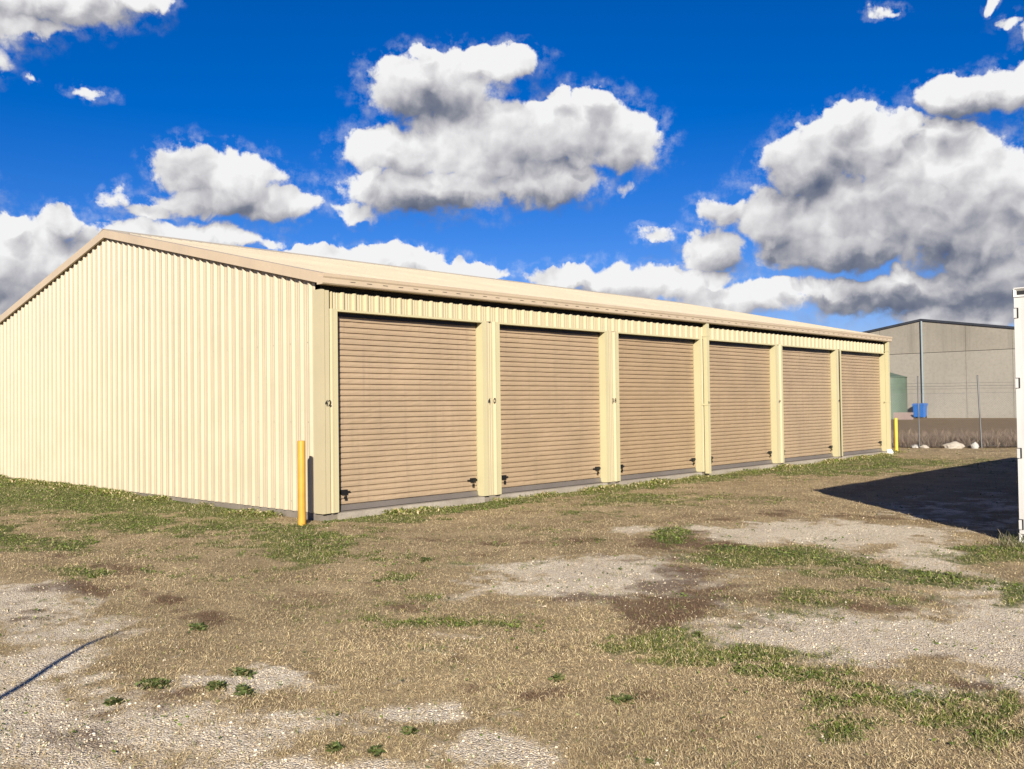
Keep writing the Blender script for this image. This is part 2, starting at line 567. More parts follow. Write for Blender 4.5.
def roller_door(a, b_, k):
    # curtain: shallow slats with a rolled groove every 84 mm
    bm = bmesh.new()
    z0, z1, pitch = .085, HEAD+.0, .0835
    prof = []
    z = z0
    while z < z1:
        prof += [(z, 0.0), (z+.010, .0), (z+.012, .018), (z+.045, .022), (z+.0745, .019), (z+.0775, -.003)]
        z += pitch
    n = 24
    rows = []
    wob = rng.normal(0, .0016, (len(prof), n+1))
    for i, (zz, d) in enumerate(prof):
        rows.append([bm.verts.new((a+.012+(b_-a-.024)*j/n, REC-d+wob[i, j]*.6+.004*math.sin(j*.55+k*2+zz*1.3), min(zz, z1-.001))) for j in range(n+1)])
    for r1, r2 in zip(rows[:-1], rows[1:]):
        for j in range(n):
            bm.faces.new((r1[j], r1[j+1], r2[j+1], r2[j]))
    d = obj('roller_door', bm, M_DOOR, shed)
    tag(d, None)
    bm = bmesh.new()
    prism(bm, [(a+.014, REC+.012, .004), (a+.014, REC+.012, .082), (a+.014, REC-.030, .082), (a+.014, REC-.030, .026), (a+.014, REC-.046, .022), (a+.014, REC-.046, .004)], (b_-a-.028, 0, 0))
    obj('bottom_rail', bm, M_RAIL, d, bevel=.003)
    for x0 in (a+.0075, b_-.0375):
        bm = bmesh.new()
        box(bm, (x0, REC+.022, .03), (x0+.03, REC+.06, HEAD-.03))
        obj('guide', bm, M_JAMB, d)
    for x, s_ in ((a+.175, 1), (b_-.14, -1)):
        bm = bmesh.new()
        box(bm, (x-.045, REC-.060, .240), (x+.060, REC-.018, .306))          # latch body
        box(bm, (x-.085*s_-.02, REC-.045, .262), (x-.085*s_+.02, REC-.022, .288))  # bolt towards the jamb
        box(bm, (x+.090*s_-.025, REC-.050, .266), (x+.090*s_+.025, REC-.030, .282))
        lk = obj('door_lock', bm, M_BLACK, d, bevel=.008)
        bm = bmesh.new()
        px_ = x+.01*s_
        tube(bm, [(px_-.012, REC-.070, .205), (px_-.012, REC-.070, .240), (px_-.007, REC-.070, .250), (px_+.007, REC-.070, .250), (px_+.012, REC-.070, .240), (px_+.012, REC-.070, .205)], .0045, 8)
        box(bm, (px_-.020, REC-.080, .172), (px_+.020, REC-.060, .208))
        obj('padlock', bm, M_BLACK, lk, bevel=.004)
    return d
for k, (a, b_) in enumerate(DOORS):
    roller_door(a, b_, k)

# roof
bm = bmesh.new()
prof = rib_profile(-.06, LEN+.06, .155, .2155, h=.036)
for side in (-1, 1):
    y0, y1 = (-.10, RIDGE_Y) if side < 0 else (DEP+.10, RIDGE_Y)
    nseg = 4
    rows = []
    for s_, h in prof:
        rows.append([bm.verts.new((s_, y0+(y1-y0)*j/nseg, roof_z(y0+(y1-y0)*j/nseg)+h)) for j in range(nseg+1)])
    for a, b_ in zip(rows[:-1], rows[1:]):
        for j in range(nseg):
            bm.faces.new((a[j], b_[j], b_[j+1], a[j+1]))
roof = obj('roof', bm, M_ROOF, shed)
bm = bmesh.new()
prism(bm, [(-.07, RIDGE_Y-.24, roof_z(RIDGE_Y-.24)+.030), (-.07, RIDGE_Y, RIDGE_Z+.046), (-.07, RIDGE_Y+.24, roof_z(RIDGE_Y+.24)+.030), (-.07, RIDGE_Y+.24, roof_z(RIDGE_Y+.24)+.034), (-.07, RIDGE_Y, RIDGE_Z+.056), (-.07, RIDGE_Y-.24, roof_z(RIDGE_Y-.24)+.034)], (LEN+.14, 0, 0))
obj('ridge_cap', bm, M_ROOF, roof)
# barges up both rakes of each end
for name, x0, x1, xt in (('barge', -.066, -.024, .13), ('barge', LEN+.046, LEN+.088, LEN-.13)):
    bm = bmesh.new()
    for side in (-1, 1):
        ya, yb = (-.10, RIDGE_Y-.001) if side < 0 else (RIDGE_Y+.001, DEP+.10)
        za, zb = roof_z(ya), roof_z(yb)
        prism(bm, [(x0, ya, za-.115), (x0, yb, zb-.115), (x0, yb, zb+.036), (x0, ya, za+.036)], (x1-x0, 0, 0))
        xa, xb = min(x1, xt), max(x1, xt)
        prism(bm, [(xa+.0005, ya, za+.0302), (xa+.0005, yb, zb+.0302), (xa+.0005, yb, zb+.0352), (xa+.0005, ya, za+.0352)], (xb-xa-.001, 0, 0))
    obj(name, bm, M_TRIM, roof)
# gutters along both eaves
def gutter(y, s_):
    bm = bmesh.new()
    f = lambda d, z: (-.075, y-s_*d, z)
    prism(bm, [f(.02, 3.375), f(.02, 3.245), f(.150, 3.245), f(.165, 3.262), f(.168, 3.330), f(.180, 3.352), f(.184, 3.392), f(.168, 3.400), f(.162, 3.385), f(.158, 3.345)], (LEN+.15, 0, 0))
    x = .4
    while x < LEN-.2:
        box(bm, (x, y-s_*.167-.0045, 3.302), (x+.09, y-s_*.167+.003, 3.308), 1)
        x += .30
    g = obj('gutter', bm, [M_TRIM, M_VOID], roof)
    return g
gutter(0.0, 1)
gutter(DEP, -1)

# downpipes
for x, boot in ((10.085, 0), (20.135, 1)):
    bm = bmesh.new()
    pts = [(x, -.10, 3.25), (x, -.095, .10)]
    box(bm, (x-.048, -.138, .05 if boot else -.04), (x+.048, -.042, 3.246))
    dp = obj('downpipe', bm, M_JAMB, shed, bevel=.012)
    for z in (1.45, 2.95):
        bm = bmesh.new()
        prism(bm, [(x-.13 if z < 2 else x-.07, -.038, z), (x-.053, -.038, z), (x-.053, -.138, z), (x+.053, -.138, z), (x+.053, -.038, z), (x+.06, -.038, z), (x+.06, -.042, z),
                   (x+.057, -.042, z), (x+.057, -.1425, z), (x-.057, -.1425, z), (x-.057, -.042, z), (x-.13 if z < 2 else x-.07, -.042, z)], (0, 0, .032))
        obj('pipe_bracket', bm, M_JAMB, dp)
    if boot:
        bm = bmesh.new()
        prism(bm, [(x-.05, -.045, .06), (x-.05, -.142, .06), (x-.05, -.195, -.03), (x-.05, -.195, -.10), (x-.05, -.12, -.10), (x-.05, -.05, -.05)], (.10, 0, 0))
        obj('pipe_shoe', bm, paint('white_pvc', (.78, .76, .70), .4), dp, bevel=.006)

# unit numbers painted on the piers
def number(txt, x, z, size, gap=None, y=-.0395, par=None):
    chars = [(txt, x)] if gap is None else [(c, x+(i-.5)*gap) for i, c in enumerate(txt)]
    for c, xx in chars:
        cu = bpy.data.curves.new('unit_number', 'FONT')
        cu.body = c
        cu.size = size
        cu.extrude = .0012
        cu.offset = .002
        cu.align_x = 'CENTER'
        t = bpy.data.objects.new('tmp', cu)
        COL.objects.link(t)
        me = bpy.data.meshes.new_from_object(t.evaluated_get(bpy.context.evaluated_depsgraph_get()))
        bpy.data.objects.remove(t)
        me.name = 'unit_number'
        me.transform(Matrix.Translation((xx, y, z)) @ Matrix.Rotation(R(90), 4, 'X'))
        o = link('unit_number', me, M_INK, par or shed)
        o['label'] = 'black unit number ' + txt
number('42', .088, 1.525, .12)
number('40', 3.415, 1.545, .12, .13)
number('38', 6.80, 1.535, .11, .075)
number('36', 10.085, 1.47, .085, None, -.1396, None)
number('34', 13.52, 1.50, .07)
number('32', 16.91, 1.50, .07)

# ------------------------------------------------------------------ ground levels
GZ = -0.10
def _tab(seed):
    return np.random.default_rng(seed).random((256, 256))
_T = [_tab(k) for k in range(6)]
def vnoise(x, y, k=0):
    xi, yi = np.floor(x).astype(int), np.floor(y).astype(int)
    fx, fy = x-xi, y-yi
    fx, fy = fx*fx*(3-2*fx), fy*fy*(3-2*fy)
    t = _T[k % 6]
    a, b = t[xi & 255, yi & 255], t[(xi+1) & 255, yi & 255]
    c, d = t[xi & 255, (yi+1) & 255], t[(xi+1) & 255, (yi+1) & 255]
    return (a*(1-fx)+b*fx)*(1-fy)+(c*(1-fx)+d*fx)*fy
def fbm(x, y, k=0, o=4, g=.5):
    s, a, t = 0, 1.0, 0
    for i in range(o):
        s = s+a*vnoise(x*2**i+17.3*i, y*2**i-9.1*i, k+i)
        t += a
        a *= g
    return s/t
def ground_z(x, y):
    h = .05*(fbm(x*.45, y*.45, 1, 3)-.5) + .03*(fbm(x*2.2, y*2.2, 2, 3)-.5)
    # level beside the shed and under the container
    dx = np.maximum(np.maximum(-.3-x, x-21), 0)
    dy = np.maximum(np.maximum(-.3-y, y-14.5), 0)
    k = np.clip(np.hypot(dx, dy)/1.2, 0, 1)
    rise = .075*np.clip((y-1.5)/6.5, 0, 1)*np.clip(1-(np.maximum(-x, 0)/5), 0, 1)*(x < LEN/2)
    return GZ + h*(.25+.75*k) + rise
def gz1(x, y):
    return float(ground_z(np.array([x], float), np.array([y], float))[0])

# ------------------------------------------------------------------ bollards
def bollard(x, y, top, col, label):
    r_ = .052
    bm = bmesh.new()
    g = gz1(x, y)-.25
    tube(bm, [(0, 0, g), (0, 0, top-.012), (0, 0, top-.003), (0, 0, top)], [r_, r_, r_-.003, r_-.010], 32)
    o = obj('bollard', bm, paint('bollard_paint', col, .5, .10, (.30, .15, .05), .55, scale=3.5), None, smooth=True)
    o.location = (x, y, 0)
    tag(o, label, 'bollard', 'yellow steel bollards beside the shed')
bollard(-.45, -.16, 1.055, (.53, .27, .03), 'orange yellow round steel bollard standing at the near corner of the shed')
bollard(21.66, .29, .955, (.62, .45, .05), 'short bright yellow bollard standing past the far end of the shed')

# ------------------------------------------------------------------ shipping container
M_WHITE = paint('container_white', (.54, .525, .49), .45, .035, (.30, .20, .12), .3, wav=.10)
M_SEAL = paint('door_seal', (.02, .02, .02), .7, .1)
M_GALV = paint('galvanised', (.50, .51, .52), .4, .08, metal=.6)
CX, CY, CL, CW = 3.60, -8.01, 12.19, 2.44
CZ0, CZ1 = -.10, 2.74
box_ = empty('shipping_container', (CX, CY, CZ0))
tag(box_, 'white steel shipping container at the right edge, its door end in the sun', 'container')
def cpart(name, bm, m, par=None, bevel=0.0, smooth=False):
    return obj(name, bm, m, par or box_, smooth, bevel)
H_ = CZ1-CZ0
# local axes: x runs along the container, y from 0 (side next the shed) to -CW, z up from the ground
bm = bmesh.new()
box(bm, (.10, -CW+.02, .04), (CL-.10, -.02, .16))
cpart('base_frame', bm, M_WHITE, bevel=.008)
for x0 in (.012, CL-.162):
    for y0 in (-.162, -CW+.012):
        bm = bmesh.new()
        box(bm, (x0, y0, .118), (x0+.15, y0+.15, H_-.118))
        cpart('corner_post', bm, M_WHITE, bevel=.012)
def casting(x0, y0, z0):
    """corner casting: a block with real openings"""
    bm = bmesh.new()
    sx, sy, sz = .178, .162, .118
    vs = box(bm, (x0, y0, z0), (x0+sx, y0+sy, z0+sz))
    bm.faces.ensure_lookup_table()
    bmesh.ops.bevel(bm, geom=list(bm.edges), offset=.012, segments=2, affect='EDGES')
    bm.faces.ensure_lookup_table()
    big = sorted(bm.faces, key=lambda f: -f.calc_area())[:6]
    r_ = bmesh.ops.inset_individual(bm, faces=big, thickness=.034)
    for f in big:
        f.material_index = 1
        bmesh.ops.translate(bm, verts=f.verts, vec=-f.normal*.028)
    return cpart('corner_casting', bm, [M_WHITE, M_SEAL])
for x0 in (0, CL-.178):
    for y0 in (-.162, -CW):
        for z0 in (0, H_-.118):
            casting(x0, y0, z0)
# header, sill, rails
bm = bmesh.new()
box(bm, (.02, -CW+.165, H_-.16), (.14, -.165, H_-.02))
cpart('door_header', bm, M_WHITE, bevel=.008)
bm = bmesh.new()
box(bm, (.02, -CW+.165, .02), (.14, -.165, .15))
cpart('door_sill', bm, M_WHITE, bevel=.008)
for y0 in (-.085, -CW+.02):
    for z0, z1 in ((.02, .16), (H_-.10, H_-.03)):
        bm = bmesh.new()
        box(bm, (.18, y0, z0), (CL-.18, y0+.065, z1))
        cpart('side_rail', bm, M_WHITE, bevel=.006)
# corrugated sides, far end and roof
def corr(n0, n1, pitch, depth):
    P, s_ = [], n0
    while s_ < n1:
        for d, h in ((0, 0), (.25, 0), (.5, 1), (.75, 1)):
            if s_+d*pitch < n1:
                P.append((s_+d*pitch, h*depth))
        s_ += pitch
    return P+[(n1, 0)]
for y0, s_ in ((-.018, -1), (-CW+.018, 1)):
    bm = bmesh.new()
    rows = [(bm.verts.new((x, y0+s_*d, .15)), bm.verts.new((x, y0+s_*d, H_-.06))) for x, d in corr(.162, CL-.162, .278, .036)]
    for a, b_ in zip(rows[:-1], rows[1:]):
        bm.faces.new((a[0], b_[0], b_[1], a[1]))
    cpart('side_panel', bm, M_WHITE)
bm = bmesh.new()
rows = [(bm.verts.new((CL-.03-d, y, .1)), bm.verts.new((CL-.03-d, y, H_-.06))) for y, d in corr(-CW+.16, -.16, .25, .045)]
for a, b_ in zip(rows[:-1], rows[1:]):
    bm.faces.new((a[0], b_[0], b_[1], a[1]))
cpart('end_panel', bm, M_WHITE)
bm = bmesh.new()
rows = [(bm.verts.new((x, -CW+.03, H_-.035-d)), bm.verts.new((x, -.03, H_-.035-d))) for x, d in corr(.14, CL-.06, .21, .02)]
for a, b_ in zip(rows[:-1], rows[1:]):
    bm.faces.new((a[0], b_[0], b_[1], a[1]))
cpart('roof', bm, M_WHITE)
# doors, seals, lock rods, hinges
for half in (0, 1):
    ya = -.175 if half == 0 else -CW/2-.006
    yb = -CW/2+.006 if half == 0 else -CW+.175
    y1, y0 = max(ya, yb), min(ya, yb)
    bm = bmesh.new()
    rows = [(bm.verts.new((.055+d, y, .165)), bm.verts.new((.055+d, y, H_-.175))) for y, d in corr(y0+.06, y1-.06, .36, .03)]
    for a, b_ in zip(rows[:-1], rows[1:]):
        bm.faces.new((a[0], b_[0], b_[1], a[1]))
    box(bm, (.045, y0, .155), (.10, y0+.065, H_-.165))
    box(bm, (.045, y1-.065, .155), (.10, y1, H_-.165))
    box(bm, (.046, y0+.064, .156), (.10, y1-.064, .22))
    box(bm, (.046, y0+.064, H_-.23), (.10, y1-.064, H_-.166))
    d = cpart('door', bm, M_WHITE)
    bm = bmesh.new()
    for lo, hi in (((.06, y0-.010, .15), (.085, y0-.0005, H_-.16)), ((.06, y1+.0005, .15), (.085, y1+.010, H_-.16))):
        box(bm, lo, hi)
    cpart('seal', bm, M_SEAL, d)
    for f in (.27, .73):
        yr = y0+(y1-y0)*f
        bm = bmesh.new()
        tube(bm, [(.018, yr, .06), (.018, yr, H_-.07)], .017, 12)
        for z in (.35, 1.0, 1.75, H_-.4):
            box(bm, (.004, yr-.045, z), (.046, yr+.045, z+.05))
        box(bm, (-.01, yr-.02, 1.10), (.01, yr+.30*(1 if f < .5 else -1)*1.0 if f < .5 else yr+.02, 1.14)) if f < .5 else box(bm, (-.01, yr-.30, 1.10), (.01, yr+.02, 1.14))
        cpart('lock_rod', bm, M_GALV, d, smooth=True)
    for z in (.205, .995, 1.775, 2.555):
        sg, yo = (-1, 0.0) if half == 0 else (1, -CW)
        bm = bmesh.new()
        ya_, yb_ = sorted((yo+sg*.012, yo+sg*.040))
        box(bm, (-.006, ya_, z-.052), (.013, yb_, z+.052))
        hg = cpart('hinge', bm, M_WHITE, d, bevel=.003)
        bm = bmesh.new()
        ya_, yb_ = sorted((yo+sg*.0405, yo+sg*.056))
        box(bm, (.004, ya_, z-.055), (.0118, yb_, z+.060))
        ya_, yb_ = sorted((yo+sg*.012, yo+sg*.0400))
        box(bm, (.004, ya_, z+.0525), (.0118, yb_, z+.060))
        cpart('hinge_slot', bm, M_SEAL, d)

# ------------------------------------------------------------------ concrete warehouse
WX, WY, WA = 78.9, 19.96, 8.69
WH, WS, WLEN = 15.0, .158, 34.0
M_PANEL = concrete('tilt_panel', (.215, .193, .152), (.285, .258, .206), .5, .8)
M_PANEL2 = concrete('tilt_panel_cleaner', (.235, .213, .172), (.295, .27, .22), .4, .2)
M_DARK = paint('dark_roof_trim', (.03, .034, .042), .5, .1)
M_PIPE = paint('pale_blue_pipe', (.20, .24, .245), .45, .05)
wh = empty('warehouse', (WX, WY, GZ))
tag(wh, 'grey concrete panel warehouse with dark edged gable behind the fence', 'warehouse')
def wtop(y): return WA-GZ-abs(y)*WS
ZJ = 5.72-GZ
eav = wtop(WH)
ys = [-WH, -11.2, -7.45, -3.72, .02, 3.75, 7.5, 11.2, WH]
low, high = bmesh.new(), bmesh.new()
for a, b_ in zip(ys[:-1], ys[1:]):
    g_ = .012
    prism(low, [(0, a+g_, 0), (0, b_-g_, 0), (0, b_-g_, ZJ-.02), (0, a+g_, ZJ-.02)], (.18, 0, 0))
    pts = [(0, a+g_, ZJ+.02), (0, b_-g_, ZJ+.02), (0, b_-g_, wtop(b_-g_)-.05)]
    if a < 0 < b_:
        pts.append((0, 0, wtop(0)-.05))
    pts.append((0, a+g_, wtop(a+g_)-.05))
    prism(high, pts, (.18, 0, 0))
obj('gable_wall', low, M_PANEL2, wh)
obj('upper_gable_wall', high, M_PANEL, wh)
bm = bmesh.new()
prism(bm, [(.06, -WH+.05, -.3), (.06, WH-.05, -.3), (.06, WH-.05, eav-.1), (.06, 0, wtop(0)-.1), (.06, -WH+.05, eav-.1)], (.1, 0, 0))
obj('joint_backing', bm, M_VOID, wh)
for s_ in (-1, 1):
    bm = bmesh.new()
    box(bm, (.18, s_*WH-.09, -.3), (WLEN, s_*WH+.09, eav-.05))
    obj('side_wall', bm, M_PANEL, wh)
bm = bmesh.new()
prism(bm, [(WLEN, -WH, -.3), (WLEN, WH, -.3), (WLEN, WH, eav-.05), (WLEN, 0, wtop(0)-.05), (WLEN, -WH, eav-.05)], (.18, 0, 0))
obj('back_wall', bm, M_PANEL, wh)
bm = bmesh.new()
prism(bm, [(-.02, -WH-.2, eav-.04), (-.02, 0, wtop(0)-.02), (-.02, WH+.2, eav-.04), (-.02, WH+.2, eav+.06), (-.02, 0, wtop(0)+.09), (-.02, -WH-.2, eav+.06)], (WLEN+.3, 0, 0))
rf = obj('roof', bm, M_DARK, wh)
bm = bmesh.new()
prism(bm, [(-.12, -WH-.22, eav-.10), (-.12, 0, wtop(0)-.09), (-.12, WH+.22, eav-.10), (-.12, WH+.22, eav+.08), (-.12, 0, wtop(0)+.11), (-.12, -WH-.22, eav+.08)], (.099, 0, 0))
obj('roof_trim', bm, M_DARK, rf)
bm = bmesh.new()
tube(bm, [(-.10, -.05, wtop(0)-.12), (-.10, -.05, .2)], .09, 12)
for z in (1.2, 3.4, 5.6, 7.4):
    box(bm, (-.10, -.15, z), (-.001, .05, z+.08))
obj('downpipe', bm, M_PIPE, wh, smooth=True)

# ------------------------------------------------------------------ water tank, low wall, bin
def far_point(x, y, X):
    """where the sight line through a picture point meets the upright plane at X"""
    d = fw + (x-512)/FOCAL*rt - (y-384.5)/FOCAL*up
    return CAM_LOC + d*((X-CAM_LOC.x)/d.x)
tr = far_point(905.2, 378, 74.0)
tank_r, tank_h = 1.75, tr.z-GZ
tc_ = Vector((74.0, tr.y, GZ)) - tank_r*rt
tank = empty('water_tank', tc_)
tag(tank, 'round green corrugated water tank with cone roof beside the warehouse', 'water tank')
M_TANK = paint('tank_green', (.092, .128, .092), .5, .08, (.05, .07, .05), .3)
bm = bmesh.new()
n = int(tank_h/.076)*4
pts, rad = [], []
for i in range(n+1):
    pts.append((0, 0, tank_h*i/n))
    rad.append(tank_r+.009*math.sin(i/4*2*math.pi))
tube(bm, pts, rad, 48)
obj('tank_wall', bm, M_TANK, tank, smooth='all')
bm = bmesh.new()
tube(bm, [(0, 0, tank_h+.004), (0, 0, tank_h+.05), (0, 0, tank_h+.52), (0, 0, tank_h+.56)], [tank_r+.05, tank_r+.05, .26, .24], 48)
obj('tank_roof', bm, M_TANK, tank, smooth=True)

wl = far_point(889, 419, 71.9)
wr = far_point(914, 419, 71.9)
M_PINK = concrete('pinkish_block', (.26, .19, .16), (.33, .25, .21), 1.2)
bm = bmesh.new()
y0_, y1_ = wr.y, wl.y+5.5
nb = int((y1_-y0_)/.6)
for r_ in range(3):
    for i in range(nb):
        off = .3*(r_ % 2)
        box(bm, (71.5, y0_+i*.6+off*.5+.006, GZ+r_*.2+.004), (71.8, y0_+(i+1)*.6+off*.5-.006, GZ+(r_+1)*.2-.002))
tag(obj('low_wall', bm, M_PINK), 'low pinkish block wall in front of the green tank', 'low wall')

bp = far_point(920.2, 418.7, 78.1)
M_BLUE = paint('bin_blue', (.012, .12, .42), .35, .06)
bin_ = empty('wheelie_bin', (78.1, bp.y, GZ))
tag(bin_, 'big blue lidded wheelie bin against the warehouse wall', 'bin')
bm = bmesh.new()
for (za, wa, da), (zb, wb, db) in (((.10, .43, .36), (1.10, .45, .46)), ((1.10, .50, .49), (1.16, .50, .49))):
    q = [bm.verts.new(v) for v in ((-da, -wa, za), (da, -wa, za), (da, wa, za), (-da, wa, za), (-db, -wb, zb), (db, -wb, zb), (db, wb, zb), (-db, wb, zb))]
    for f in ((0, 3, 2, 1), (4, 5, 6, 7), (0, 1, 5, 4), (1, 2, 6, 5), (2, 3, 7, 6), (3, 0, 4, 7)):
        bm.faces.new([q[i] for i in f])
obj('bin_body', bm, M_BLUE, bin_, bevel=.03)
bm = bmesh.new()
prism(bm, [(-.53, -.52, 1.17), (.50, -.52, 1.17), (.50, -.52, 1.27), (.20, -.52, 1.33), (-.30, -.52, 1.29), (-.53, -.52, 1.22)], (0, 1.04, 0))
obj('lid', bm, M_BLUE, bin_, bevel=.02)
for s_ in (-1, 1):
    bm = bmesh.new()
    tube(bm, [(.30, s_*.36, .11), (.30, s_*.44, .11)], .11, 20)
    obj('wheel', bm, M_BLACK, bin_, smooth=True)
bm = bmesh.new()
tube(bm, [(.48, -.40, 1.10), (.58, -.40, 1.12), (.58, .40, 1.12), (.48, .40, 1.10)], .02, 8)
obj('handle', bm, M_BLUE, bin_)

# ------------------------------------------------------------------ wire fence
FA, FB = Vector((24.35, .56, 0)), Vector((25.30, -1.10, 0))
fdir = (FB-FA).normalized()
fsp = (FB-FA).length
fence = empty('wire_fence', (FA.x, FA.y, GZ))
tag(fence, 'chain link fence on grey steel posts with strained wires above it', 'fence')
def fpos(i, z, lean=0.0):
    p = FA + fdir*(fsp*i)
    return Vector((p.x-FA.x, p.y-FA.y, z))
for i in range(-9, 7):
    bm = bmesh.new()
    lean = fdir*(-.085 if i == 1 else .01*((i*7) % 3-1))
    b0, t0 = fpos(i, -.2), fpos(i, 2.38)+lean
    tube(bm, [b0, t0], .026 if i == 1 else .022, 10)
    tube(bm, [t0, t0+Vector((0, 0, .02))], [.03, .01], 10)
    obj('post', bm, M_STEEL, fence, smooth=True)
for z, r_ in ((2.16, .004), (2.06, .005), (1.97, .004), (1.82, .003), (.95, .003), (.08, .003)):
    bm = bmesh.new()
    pts_ = []
    for i in range(-9, 6):
        a, b_ = fpos(i, z), fpos(i+1, z)
        pts_ += [a, (a+b_)/2-Vector((0, 0, .012))]
    tube(bm, pts_+[fpos(6, z)], r_, 4)
    obj('strained_wire', bm, M_STEEL, fence)
bm = bmesh.new()
L0, L1 = fpos(-9, 0), fpos(6, 0)
ln = (L1-L0).length
step, hh = .075, 1.80
k = -int(hh/step)
nperp = Vector((fdir.y, -fdir.x, 0))*.001
while k*step < ln:
    for sg in (1, -1):
        s0 = k*step if sg > 0 else k*step+hh
        a_s, b_s = s0, s0+sg*hh
        # clip the slanting strand to the panel
        za, zb = .05, .05+hh
        if sg > 0:
            if a_s < 0: za -= a_s*1.0; a_s = 0
            if b_s > ln: zb -= (b_s-ln); b_s = ln
        else:
            if b_s < 0: zb += b_s; b_s = 0
            if a_s > ln: za += (a_s-ln); a_s = ln
        if zb-za > .05:
            p, q = L0+fdir*a_s+Vector((0, 0, za)), L0+fdir*b_s+Vector((0, 0, zb))
            tube(bm, [p+nperp*sg, q+nperp*sg], .0017, 3, cap=False)
    k += 1
mesh_o = obj('chain_mesh', bm, M_STEEL, fence)

# ------------------------------------------------------------------ rocks
M_ROCK = concrete('pale_rock', (.30, .26, .20), (.42, .37, .30), 3.0)
M_ROCKW = concrete('white_rock', (.34, .32, .285), (.46, .44, .40), 3.0)
def rock(x, y, size, m, seed, label):
    bm = bmesh.new()
    bmesh.ops.create_icosphere(bm, subdivisions=3, radius=1)
    for v in bm.verts:
        n_ = mnoise.fractal(v.co*1.1+Vector((seed*3.1, seed, 0)), 1.0, 2.0, 4)
        d = v.co.normalized()*(1+.35*n_)
        for ax in ((.8, .3, .5), (-.4, .7, .6), (.1, -.8, .55), (-.7, -.4, .5)):          # flat broken faces
            a = Vector(ax).normalized()
            t = d.dot(a)-.78
            if t > 0: d -= a*t*.8
        v.co = Vector((d.x*size[0], d.y*size[1], d.z*size[2]))
    o = obj('rock', bm, m, None)
    o.location = (x, y, gz1(x, y)+size[2]*.45)
    o.rotation_euler = (0, 0, YAW*-1+seed*.1)
    tag(o, label, 'rock', 'pale rocks along the wire fence')
def gpt(x, y, z=GZ):
    d = fw + (x-512)/FOCAL*rt - (y-384.5)/FOCAL*up
    return CAM_LOC + d*((z-CAM_LOC.z)/d.z)
for (px_, py_, sz, m_, lb) in (
    (954, 448.3, (.37, .24, .15), M_ROCK, 'largest rock, a flat tan boulder left of the leaning fence post'),
    (975, 448.3, (.13, .12, .14), M_ROCKW, 'small upright white rock beside the leaning fence post'),
    (924.5, 448.2, (.15, .12, .075), M_ROCK, 'low flat pale rock between the yellow bollard and the big boulder'),
    (915.5, 448.0, (.16, .11, .085), M_ROCKW, 'lumpy whitish rock nearest the far side of the yellow bollard'),
    (908.5, 447.4, (.12, .1, .10), M_ROCK, 'pale rock leaning against the lumpy whitish rock by the bollard')):
    w_ = gpt(px_, py_)
    rock(w_.x, w_.y, sz, m_, (px_ % 7)*.12, lb)

# ------------------------------------------------------------------ the cranked post whose shadow lies across the gravel
kx, ky = -5.19, -4.57
HK = 1.95
L_ = (HK)/math.tan(SUN_EL)
hd = Vector((SUN_DIR.x, SUN_DIR.y, 0)).normalized()
pb = Vector((kx, ky, 0)) - hd*L_
cr = empty('cranked_post', (pb.x, pb.y, gz1(pb.x, pb.y)))
tag(cr, 'thin steel post with a bent top that throws the long shadow on the gravel', 'post')
bm = bmesh.new()
tube(bm, [(0, 0, -.2), (.0, 0, HK*.5), (0, 0, HK), (.06, -.005, HK+.06), (.13, -.01, HK+.12)], [.028, .026, .023, .018, .013], 12)
obj('shaft', bm, M_GALV, cr, smooth=True)
bm = bmesh.new()
box(bm, (-.07, -.07, -.03), (.07, .07, .02))
obj('base_plate', bm, M_STEEL, cr, bevel=.004)

# ------------------------------------------------------------------ what grows and lies where
def patch(cx, cy, rx, ry, w=1.0):
    """an oval of ground cover, laid on the ground where the sight line meets it"""
    c, a, b1, b0 = gpt(cx, cy), gpt(cx+rx, cy), gpt(cx, cy+ry), gpt(cx, cy-ry)
    A = np.array([[a.x-c.x, (b0.x-b1.x)/2], [a.y-c.y, (b0.y-b1.y)/2]])
    m = (gpt(cx, cy-ry)+gpt(cx, cy+ry))/2
    return (np.array([m.x, m.y]), np.linalg.inv(A), w)
def line(pts, ry, w=1.0):
    out = []
    for (x0, y0), (x1, y1) in zip(pts[:-1], pts[1:]):
        n_ = max(2, int(math.hypot(x1-x0, (y1-y0)*3)/(ry*2.5)))
        for i in range(n_):
            t = i/n_
            out.append(patch(x0+(x1-x0)*t, y0+(y1-y0)*t, ry*3.2, ry, w))
    return out
GRAVEL = [patch(*p) for p in (
 (610,578,135,22,.9),(500,585,70,14,.7),(770,532,75,9,.9),(850,537,110,16,.8),(930,560,100,26,.7),(1010,600,70,22,.8),(860,640,175,27,1.0),(990,640,90,38,1.0),
 (780,640,70,16,.8),(900,690,60,8,.6),(10,600,55,15,1.0),(40,640,70,25,.5),(60,740,220,75,.62),(0,690,130,45,.6),(265,676,70,11,1.25),(240,745,120,45,.6),(400,715,55,12,.7),
 (505,755,75,24,1.0),(500,715,50,8,.5),(960,520,90,28,.45),(1100,640,160,70,.8),(-150,700,160,80,.9),(300,800,260,40,.8),(640,530,40,6,.6),(735,605,30,7,.5),(480,640,50,6,.3))]
